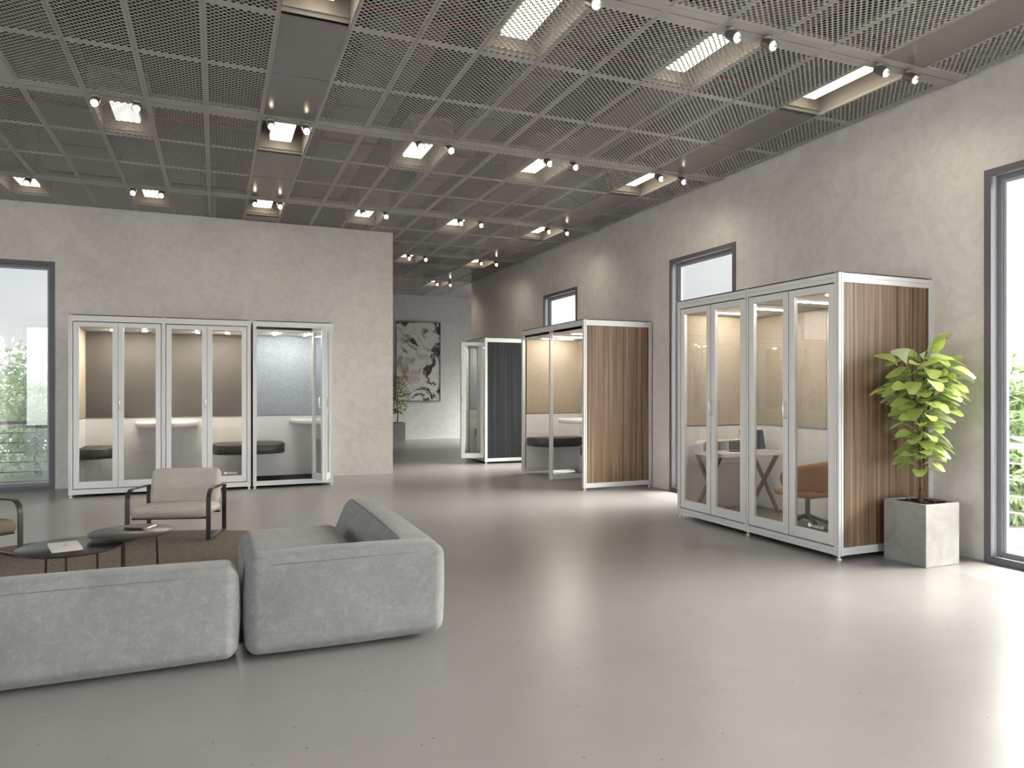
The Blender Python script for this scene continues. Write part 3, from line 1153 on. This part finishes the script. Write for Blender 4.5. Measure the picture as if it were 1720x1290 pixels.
hu = MB()
def arch(y0, y1):
    pf = [(0, 0), (0, .05)] + [(.06 - .06 * math.cos(R(i * 15)), .05 + .06 * math.sin(R(i * 15))) for i in range(1, 7)] + [(.76, .11), (.76, 0)]
    pi_ = [(.745, 0), (.745, .098), (.06, .098)] + [(.06 - .048 * math.cos(R(90 - i * 15)), .05 + .048 * math.sin(R(90 - i * 15))) for i in range(1, 7)] + [(.012, 0)]
    return pf + pi_
hu.prism(arch(0, 0), (-.40, .06, 0.645), (0, 1, 0), .15, (1, 0, 0), (0, 0, 1))
hu.box(-.40 + .33, -.40 + .342, .06, .21, .645, .743)
hu.box(-.39, .34, .196, .206, .645, .743)
hu.build('organiser', M_white, dk)
lp = empty('laptop', (5.27, 6.0, FZ + .645), R(-6))
tag(lp, 'open dark laptop standing on the white desk in the wood-sided booth', 'laptop')
MB().rbox(-.145, .145, -.20, .0, 0.0, .012, .005, 2, 1).build('keyboard_base', M_laptop, lp, 40)
sc_ = MB().box(-.145, .145, -.004, .004, 0, .205).build('screen', M_screen, lp, bevel=.002)
sc_.location = (0, .004, .012); sc_.rotation_euler = (R(-14), 0, 0)
ph = MB().rbox(-.075, .075, -.035, .035, 0, .009, .004, 2, 1).build('phone', M_screen, None, 40)
ph.location = (4.99, 5.93, FZ + .645); ph.rotation_euler = (0, 0, R(-12))
tag(ph, 'black phone lying on the white desk left of the laptop', 'phone')

sw = empty('swivel_chair', (5.03, 5.02, FZ), R(8))
tag(sw, 'tan leather swivel chair on a grey star base inside the booth', 'chair')
sh = MB()
NA, NZ = 28, 8
vs, fs = [], []
for j in range(NZ + 1):
    u = j / NZ
    for i in range(NA + 1):
        th = R(-90 - 128 + 256 * i / NA)
        bk = max(0, math.cos((i / NA - .5) * PI)) ** .8
        zt = .49 + .16 * bk
        r = .17 + .085 * math.sin(u * PI / 2)
        z = .33 + (zt - .33) * (u ** 1.15)
        vs.append((r * math.cos(th), r * math.sin(th) * .95, z))
fs = [(j * (NA + 1) + i, j * (NA + 1) + i + 1, (j + 1) * (NA + 1) + i + 1, (j + 1) * (NA + 1) + i) for j in range(NZ) for i in range(NA)]
sh.add(vs, fs)
so = sh.build('shell', M_tan, sw, True)
sd = so.modifiers.new('thick', 'SOLIDIFY'); sd.thickness = .018; sd.offset = -1
MB().rbox(-.20, .20, -.18, .22, .315, .375, .028, 4, 4, .012).build('seat', M_tan, sw, True)
MB().cyl((0, 0, .10), (0, 0, .315), .022, .022, 16).cyl((0, 0, .295), (0, 0, .317), .03, .09, 16).build('column', M_greymetal, sw, 40)
for i in range(5):
    a = R(20 + 72 * i)
    d = Vector((math.cos(a), math.sin(a), 0))
    leg = MB().tube([d * .01 + Vector((0, 0, .135)), d * .15 + Vector((0, 0, .085)), d * .25 + Vector((0, 0, .03)), d * .262 + Vector((0, 0, .008))], [.017, .014, .011, .012], 8)
    leg.build('leg', M_greymetal, sw, True)

# ------------------------------------------------------------------ sofa
def seam(t, pts, r=.004):
    MB().tube(pts, r, 6).build('seam', M_piping, t, True)
ZS = 0.503
# corner module
s2 = empty('sofa_corner_module', (0.65, 4.6, .0115))
tag(s2, 'grey nubuck sofa corner module with wrap-around low back, on the right', 'sofa')
ox, oy = -0.65, -4.6
def lean_rear(p):
    # inner face leans back, top narrower than the base
    q = Vector(p)
    q.y -= max(0, (q.z - .1)) / .4 * .13 * (q.y - (3.735 + oy)) / .345
    return q
def lean_right(p):
    q = Vector(p)
    q.x += max(0, (q.z - .1)) / .4 * .17 * ((1.152 + ox) - q.x) / .392
    return q
MB().rbox(.136 + ox, 1.155 + ox, 3.735 + oy, 4.08 + oy, .018, ZS, .06, 6, 10, .018, lean_rear).build('backrest', M_nubuck, s2, True)
MB().rbox(.76 + ox, 1.152 + ox, 3.80 + oy, 5.60 + oy, .018, ZS - .002, .06, 6, 12, .016, lean_right).build('side_backrest', M_nubuck, s2, True)
MB().rbox(.138 + ox, .80 + ox, 4.0 + oy, 5.16 + oy, 0.05, .398, .085, 6, 8, .010).build('seat_cushion', M_nubuck, s2, True)
MB().box(.15 + ox, 1.06 + ox, 3.86 + oy, 5.45 + oy, 0, .045).build('plinth', M_black, s2)
seam(s2, [(.20 + ox, 3.742 + oy, .468), (.45 + ox, 3.732 + oy, .472), (.8 + ox, 3.732 + oy, .474), (1.09 + ox, 3.742 + oy, .470)], .0018)
seam(s2, [(.963 + ox, 4.05 + oy, .502), (.958 + ox, 4.5 + oy, .508), (.958 + ox, 5.1 + oy, .508), (.963 + ox, 5.5 + oy, .502)], .0022)
seam(s2, [(.148 + ox, 4.3 + oy, .352), (.144 + ox, 4.7 + oy, .356), (.149 + ox, 5.02 + oy, .352)], .0022)
# straight module running out of the picture on the left
s1 = empty('sofa_module', (-0.77, 4.3, .0115))
tag(s1, 'grey nubuck sofa module with low back, running out at the left edge', 'sofa')
ox, oy = 0.77, -4.3
def lean_rear1(p):
    q = Vector(p)
    q.y -= max(0, (q.z - .1)) / .4 * .13 * (q.y - (3.735 + oy)) / .345
    return q
MB().rbox(-1.62 + ox, .098 + ox, 3.735 + oy, 4.08 + oy, .018, ZS - .028, .06, 6, 14, .018, lean_rear1).build('backrest', M_nubuck, s1, True)
MB().rbox(-1.62 + ox, .09 + ox, 4.0 + oy, 4.48 + oy, 0.05, .30, .085, 6, 8, .010).build('seat_cushion', M_nubuck, s1, True)
MB().box(-1.52 + ox, .085 + ox, 3.86 + oy, 4.38 + oy, 0, .045).build('plinth', M_black, s1)
seam(s1, [(-1.55 + ox, 3.742 + oy, .440), (-.9 + ox, 3.730 + oy, .446), (-.3 + ox, 3.732 + oy, .446), (.03 + ox, 3.742 + oy, .440)], .0018)

# ------------------------------------------------------------------ armchairs
def armchair(loc, phi, label, fab, w=.687, dp=.50):
    t = empty('armchair', loc, phi)
    tag(t, label, 'armchair', 'low armchairs with flat steel frames')
    # flat bar loop in the y-z plane: front is -y
    f, bk, zt = -dp / 2, dp / 2, .455
    r = .11
    outer = [(f, .0), (f, zt - r)]
    for i in range(1, 9):
        a = R(180 - i * 90 / 8)
        outer.append((f + r + r * math.cos(a), zt - r + r * math.sin(a)))
    outer += [(bk - .012, zt - .012), (bk, zt - .025), (bk, .02), (bk - .01, .0)]
    tk = .012
    inner = [(f + tk, tk), (f + tk, zt - r)]
    for i in range(1, 9):
        a = R(180 - i * 90 / 8)
        inner.append((f + r + (r - tk) * math.cos(a), zt - r + (r - tk) * math.sin(a)))
    inner += [(bk - .014, zt - .012 - tk), (bk - tk, zt - .028 - tk), (bk - tk, .02 + tk), (bk - .012, tk)]
    for sx in (-1, 1):
        x0, x1 = sx * w / 2 - .019, sx * w / 2 + .019
        n = len(outer)
        vs = [(x0, a, z) for a, z in outer] + [(x0, a, z) for a, z in inner] + [(x1, a, z) for a, z in outer] + [(x1, a, z) for a, z in inner]
        fs = []
        for i in range(n):
            k = (i + 1) % n
            fs += [(i, k, n + k, n + i), (2 * n + i, 3 * n + i, 3 * n + k, 2 * n + k), (i, 2 * n + i, 2 * n + k, k), (n + i, n + k, 3 * n + k, 3 * n + i)]
        MB().add(vs, fs).build('arm_frame', M_blacksteel, t, 35)
    MB().box(-w / 2 + .019, w / 2 - .019, f + .05, f + .09, .182, .196).box(-w / 2 + .019, w / 2 - .019, bk - .10, bk - .06, .182, .196).build('cross_bar', M_blacksteel, t)
    def seatf(p):
        q = Vector(p)
        q.z += (-(q.y) - 0.0) * .02 + (.012 if q.y < f + .18 and q.z > .22 else 0)
        return q
    MB().rbox(-w / 2 + .028, w / 2 - .028, f - .02, bk - .02, .196, .288, .04, 5, 8, .016, seatf).build('seat_cushion', fab, t, True)
    def backf(p):
        q = Vector(p)
        q.y += (q.z - .28) * .22
        return q
    MB().rbox(-w / 2 + .05, w / 2 - .03, bk - .13, bk - .04, .265, .585, .035, 5, 8, .012, backf).build('back_cushion', fab, t, True)
    return t
armchair((-.326, 7.242, .011), R(-16), 'beige armchair with flat steel arm frames in front of the wide glass booth', M_chairfab)
armchair((-1.875, 6.78, .011), R(40.5), 'brown armchair cut off at the left edge, beside the window', M_chairdark)

# rug
struct_rug = MB().lathe([(1.83, 0), (1.85, .003), (1.84, .008), (1.80, .010)], (-.74, 5.71, 0.0), 96).build('rug', M_rug, None, 40)
struct_rug.location = (0, 0, .0)
tag(struct_rug, 'large round brown rug under the coffee tables', 'rug')

# coffee tables
def coffee(loc, r, h, angs, label):
    t = empty('coffee_table', loc)
    tag(t, label, 'coffee table', 'round black coffee tables')
    MB().lathe([(r - .006, h - .014), (r, h - .008), (r, h - .003), (r - .004, h)], (0, 0, 0), 64).build('table_top', M_tabletop, t, 40)
    for a in angs:
        c, s = math.cos(R(a)), math.sin(R(a))
        MB().cyl((c * (r - .06), s * (r - .06), .0), (c * (r - .07), s * (r - .07), h - .012), .0075, .0075, 12).build('leg', M_blacksteel, t, 40)
    return t
ZR = .010
coffee((-.86, 5.31, ZR), .305, .342, (135, -87, 60), 'lower and larger round black coffee table with a silver laptop on it')
coffee((-.527, 5.425, ZR), .258, .392, (113, -97, 40), 'higher and smaller round black coffee table with a white pen on it')
lt = empty('laptop', (-.885, 5.262, ZR + .342), R(-75))
tag(lt, 'closed silver laptop lying on the lower round coffee table', 'laptop')
MB().rbox(-.14, .14, -.083, .083, 0, .008, .004, 2, 1).build('laptop_base', M_laptop, lt, 40)
MB().rbox(-.14, .14, -.083, .083, .0085, .0145, .003, 2, 1).build('lid', M_laptop, lt, 40)
MB().lathe([(.011, .0146), (.011, .0150)], (0, 0, 0), 20).build('emblem', M_greymetal, lt)
zt2 = ZR + .392
mk = empty('marker', (-.51, 5.452, zt2 + .008), math.atan2(5.419 - 5.485, -.446 + .577))
tag(mk, 'black ribbed marker with a red end lying on the smaller coffee table', 'marker')
m = MB().cyl((-.073, 0, 0), (.055, 0, 0), .0065, .0065, 14)
for i in range(9):
    m.cyl((-.068 + i * .013, 0, 0), (-.061 + i * .013, 0, 0), .008, .008, 14)
m.build('barrel', M_black, mk, 40)
MB().cyl((.055, 0, 0), (.071, 0, 0), .008, .0075, 14).build('cap', M_red, mk, 40)
pn = MB().cyl((-.435, 5.447, zt2 + .006), (-.389, 5.555, zt2 + .006), .006, .006, 12).build('pen', M_ivory, None, 40)
tag(pn, 'white pen lying at an angle on the smaller coffee table', 'pen')

# ------------------------------------------------------------------ plants
def leaf_grid(base, direction, up, L, Wd, droop, fold, nu=8, nv=4, shape='fiddle'):
    d = Vector(direction).normalized()
    up = Vector(up)
    s = d.cross(up)
    if s.length < 1e-3: s = d.orthogonal()
    s.normalize()
    n = s.cross(d).normalized()
    vs, fs = [], []
    for i in range(nu + 1):
        u = i / nu
        if shape == 'fiddle':
            wv = (math.sin(PI * min(1, u * .97 + .03) ** 1.45) ** .58) * (1 - .20 * math.exp(-((u - .34) / .11) ** 2)) * (.45 + .55 * min(1, u / .5))
        else:
            wv = math.sin(PI * u) ** .8
        wv = max(wv, .03) if i < nu else (.36 if shape == 'fiddle' else .02)
        cen = Vector(base) + d * (L * u) - n * (droop * L * u * u) + n * (.10 * L * math.sin(PI * u))
        for j in range(nv + 1):
            v_ = (j / nv - .5) * 2
            off = s * (v_ * Wd / 2 * wv) + n * (abs(v_) * fold * Wd * wv + .012 * L * math.sin(9 * u + 3 * v_) * abs(v_))
            vs.append(cen + off)
    k = nv + 1
    for i in range(nu):
        for j in range(nv):
            fs.append((i * k + j, i * k + j + 1, (i + 1) * k + j + 1, (i + 1) * k + j))
    return vs, fs

rng = random.Random(7)
fg = empty('fig_tree', (5.15, 3.97, 0))
tag(fg, 'fiddle-leaf fig tree in a square concrete planter beside the wood-sided booth', 'potted plant')
pl = MB()
hw, hz = .185, .478
pl.add([(-hw, -hw, 0), (hw, -hw, 0), (hw, hw, 0), (-hw, hw, 0), (-hw, -hw, hz), (hw, -hw, hz), (hw, hw, hz), (-hw, hw, hz),
        (-hw + .02, -hw + .02, hz), (hw - .02, -hw + .02, hz), (hw - .02, hw - .02, hz), (-hw + .02, hw - .02, hz),
        (-hw + .02, -hw + .02, hz - .05), (hw - .02, -hw + .02, hz - .05), (hw - .02, hw - .02, hz - .05), (-hw + .02, hw - .02, hz - .05)],
       [(0, 3, 2, 1), (0, 1, 5, 4), (1, 2, 6, 5), (2, 3, 7, 6), (3, 0, 4, 7), (4, 5, 9, 8), (5, 6, 10, 9), (6, 7, 11, 10), (7, 4, 8, 11),
        (8, 9, 13, 12), (9, 10, 14, 13), (10, 11, 15, 14), (11, 8, 12, 15), (12, 13, 14, 15)])
pl.build('planter', M_planter, fg, bevel=.004)
so = MB()
ns = 12
vs = []
for i in range(ns + 1):
    for j in range(ns + 1):
        vs.append(((i / ns - .5) * 2 * (hw - .021), (j / ns - .5) * 2 * (hw - .021), hz - .018 + rng.uniform(-.01, .012)))
so.add(vs, [(i * (ns + 1) + j, (i + 1) * (ns + 1) + j, (i + 1) * (ns + 1) + j + 1, i * (ns + 1) + j + 1) for i in range(ns) for j in range(ns)])
so.build('soil', M_soil, fg)
stems = [
    [(-.03, -.02, .44), (-.035, -.03, .70), (-.045, -.02, .95), (-.06, -.03, 1.15), (-.13, -.05, 1.32), (-.19, -.07, 1.50)],
    [(.05, .03, .44), (.06, .02, .75), (.055, .02, 1.0), (.09, .0, 1.2), (.13, -.03, 1.42), (.16, -.05, 1.52)],
    [(-.055, -.025, 1.10), (-.02, -.03, 1.25), (.0, -.02, 1.45), (.01, -.01, 1.62)],
]
for st in stems:
    MB().tube(st, [.014 - .0017 * i for i in range(len(st))], 8).build('stem', M_bark, fg, True)
fol = MB()
def along(st, z):
    for a, b2 in zip(st[:-1], st[1:]):
        if a[2] <= z <= b2[2]:
            t = (z - a[2]) / (b2[2] - a[2])
            return Vector(a).lerp(Vector(b2), t)
    return Vector(st[-1])
XWALL = XR - 5.15 - .03
YBOOTH = 4.21 - 3.97
for si, (st, z0, z1, n) in enumerate(((stems[0], .67, 1.46, 62), (stems[1], .69, 1.48, 60), (stems[2], 1.14, 1.56, 52))):
    ga = rng.uniform(0, 6)
    for i in range(n):
        z = z0 + (z1 - z0) * ((i + .5) / n) ** .75
        ga += 2.4
        p = along(st, z)
        top = max(0.0, min(1.0, (z - .85) / .45))
        el = rng.uniform(.05, .45) + .25 * top * rng.random()
        if i >= n - 5: el = rng.uniform(.6, 1.1)
        L = rng.uniform(.145, .195) * (.85 + .15 * top)
        d = Vector((math.cos(ga) * math.cos(el), math.sin(ga) * math.cos(el), math.sin(el)))
        pet = p + d * rng.uniform(.02, .05 + .13 * top)
        tip = pet + d * L
        if tip.x > XWALL or tip.y > YBOOTH - .01 or pet.y > YBOOTH - .04:
            d.y = -abs(d.y) - .1
            if tip.x > XWALL: d.x *= .4
            d.normalize()
            pet = p + d * .05
        roll = Vector((rng.uniform(-.6, .6), rng.uniform(-.6, .6), 1))
        vs, fs = leaf_grid(pet, d, roll, L, L * rng.uniform(.62, .78), rng.uniform(.25, .75), .07)
        for q in vs:
            q.x = min(q.x, XWALL)
            q.y = min(q.y, YBOOTH)
        fol.add(vs, fs)
        fol.tube([p, p.lerp(pet, .5) + Vector((0, 0, .004)), pet], .0025, 5)
fol.build('foliage', M_fig, fg, True)

fp = empty('potted_tree', (4.34, 18.2, 0))
tag(fp, 'small leafy green tree in a grey square planter below the marbled painting', 'potted plant')
hw, hz = .17, .485
MB().box(-hw, hw, -hw, hw, 0, hz).build('planter', M_planter, fp, bevel=.006)
MB().box(-hw + .02, hw - .02, -hw + .02, hw - .02, hz, hz + .006).build('soil', M_soil, fp)
MB().tube([(0, 0, hz), (.015, .0, .75), (-.01, .01, 1.0), (.01, 0, 1.4)], [.014, .012, .01, .006], 8).build('stem', M_bark, fp, True)
fol = MB()
for i in range(420):
    z = rng.uniform(.72, 1.66)
    rr = .30 * math.sin(PI * min(1, max(0.04, (z - .62) / 1.1))) ** .7
    a = rng.uniform(0, 2 * PI)
    r = rr * math.sqrt(rng.random())
    p = Vector((r * math.cos(a), r * math.sin(a), z))
    d = Vector((math.cos(a), math.sin(a), rng.uniform(-.3, .7)))
    vs, fs = leaf_grid(p, d, (rng.uniform(-.4, .4), rng.uniform(-.4, .4), 1), rng.uniform(.06, .10), .05, .2, .1, 4, 2, 'oval')
    fol.add(vs, fs)
fol.build('foliage', M_small, fp, True)

# ------------------------------------------------------------------ painting
pa = empty('painting', (5.02, YF, 2.09))
tag(pa, 'tall framed black, white and brown marbled painting on the far wall', 'painting')
MB().box(-.60, .60, -.028, -.012, -1.055, 1.055).build('canvas', M_art, pa)
fr = MB()
for a in ((-.615, -.598, -1.07, 1.07), (.598, .615, -1.07, 1.07), (-.598, .598, 1.053, 1.07), (-.598, .598, -1.07, -1.053)):
    fr.box(a[0], a[1], -.04, -.001, a[2], a[3])
fr.build('picture_frame', M_wincase, pa)

# ------------------------------------------------------------------ outside
struct(MB().box(XR + TW, XR + TW + .42, Y0, 15.6, -.25, -.03).build('balcony', M_deck), 'balcony deck outside the right windows')
struct(MB().box(X0, -.5, YL + TW, YL + TW + .5, -.25, -.03).build('terrace', M_deck), 'balcony deck outside the left window')
def railing(name, p0, p1, label):
    p0, p1 = Vector(p0), Vector(p1)
    t = empty(name, p0)
    tag(t, label, 'railing', 'steel balcony railings')
    d = p1 - p0
    L = d.length
    dn = d.normalized()
    sd_ = Vector((-dn.y, dn.x, 0))
    def bar(z, hh, ww):
        prof = [(-ww / 2, -hh / 2), (ww / 2, -hh / 2), (ww / 2, hh / 2), (-ww / 2, hh / 2)]
        return MB().prism(prof, (0, 0, z), dn, L, sd_, (0, 0, 1))
    bar(.885, .045, .05).build('handrail', M_rail, t)
    for i in range(6):
        bar(.74 - i * .137, .013, .013).build('bar', M_rail, t)
    n = max(2, int(L / 2.9))
    for i in range(n + 1):
        q = dn * (L * i / n)
        MB().box(q.x - .018, q.x + .018, q.y - .018, q.y + .018, -.03, .87).build('post', M_rail, t)
railing('balcony_railing', (XR + TW + .33, -2.2, 0), (XR + TW + .33, 14.6, 0), 'grey horizontal-bar balcony railing outside the right-hand windows')
railing('balcony_railing', (-6.4, YL + TW + .42, 0), (-.6, YL + TW + .42, 0), 'grey horizontal-bar balcony railing outside the left window')

def tree(loc, rad, ztop, zbot, n, lsize, mat, label, seed, kind='oval'):
    rg_ = random.Random(seed)
    t = empty('tree', loc)
    tag(t, label, 'tree', 'trees outside the windows')
    MB().tube([(0, 0, -4.0), (.05, .03, -1.5), (0, 0, zbot + .3), (.1, 0, (zbot + ztop) / 2), (0, .1, ztop - .3)], [.14, .11, .09, .06, .02], 8).build('trunk', M_bark, t, True)
    m_ = MB()
    blobs = []
    for i in range(15):
        a = rg_.uniform(0, 2 * PI)
        u = rg_.random()
        zz = zbot + (ztop - zbot) * u
        rr = rad * (1 - .75 * u ** 1.6) * .7
        blobs.append((Vector((rr * math.cos(a), rr * math.sin(a), zz)), rad * rg_.uniform(.35, .6)))
    for i in range(n):
        c, br_ = blobs[rg_.randrange(len(blobs))]
        v_ = Vector((rg_.gauss(0, 1), rg_.gauss(0, 1), rg_.gauss(0, 1))).normalized() * br_ * rg_.uniform(.55, 1.0)
        p = c + v_
        d = (v_.normalized() + Vector((rg_.uniform(-.6, .6), rg_.uniform(-.6, .6), rg_.uniform(-.7, .2)))).normalized()
        L = lsize * rg_.uniform(.7, 1.3)
        if kind == 'maple':
            up = Vector((rg_.uniform(-.5, .5), rg_.uniform(-.5, .5), 1))
            s_ = d.cross(up).normalized()
            for ang in (-1.15, -.6, 0, .6, 1.15):
                dd = d * math.cos(ang) + s_ * math.sin(ang)
                ll = L * (1 - .3 * abs(ang))
                w_ = dd.cross(up).normalized() * ll * .14
                dr = Vector((0, 0, -.12 * ll))
                m_.add([p, p + dd * ll * .5 + w_, p + dd * ll + dr, p + dd * ll * .5 - w_], [(0, 1, 2, 3)])
        else:
            up = Vector((rg_.uniform(-.8, .8), rg_.uniform(-.8, .8), 1))
            s_ = d.cross(up).normalized() * L * .22
            m_.add([p, p + d * L * .5 + s_, p + d * L, p + d * L * .5 - s_], [(0, 1, 2, 3)])
    m_.build('foliage', mat, t)
tree((7.95, 5.15, 0), 1.05, 1.42, -1.4, 6500, .18, M_tree2, 'broad-leaved tree outside the window at the right edge', 3, 'maple')
tree((8.6, 1.6, 0), 1.3, 1.2, -1.8, 1500, .17, M_tree2, 'maple-like tree outside the right window, cut by the picture edge', 4, 'maple')
tree((8.9, 10.1, 0), 1.3, 2.45, -1.5, 2000, .16, M_tree, 'pale tree outside the window behind the wood-sided booth', 5)
tree((-2.72, 13.5, 0), .85, 1.0, -1.6, 10000, .10, M_tree, 'lower pale fine-leaved tree outside the left window, nearest the glass', 8)
tree((-3.3, 16.6, 0), 1.35, 1.75, -2.0, 11000, .12, M_tree, 'taller pale fine-leaved tree outside the left window', 6)
tree((-4.3, 21.5, 0), 2.2, 1.9, -3.0, 9000, .17, M_tree, 'farthest pale tree outside the left window', 9)
tree((10.6, 7.3, 0), 1.6, 1.3, -2.6, 3500, .18, M_tree2, 'tree farther out behind the right-hand window', 11, 'maple')
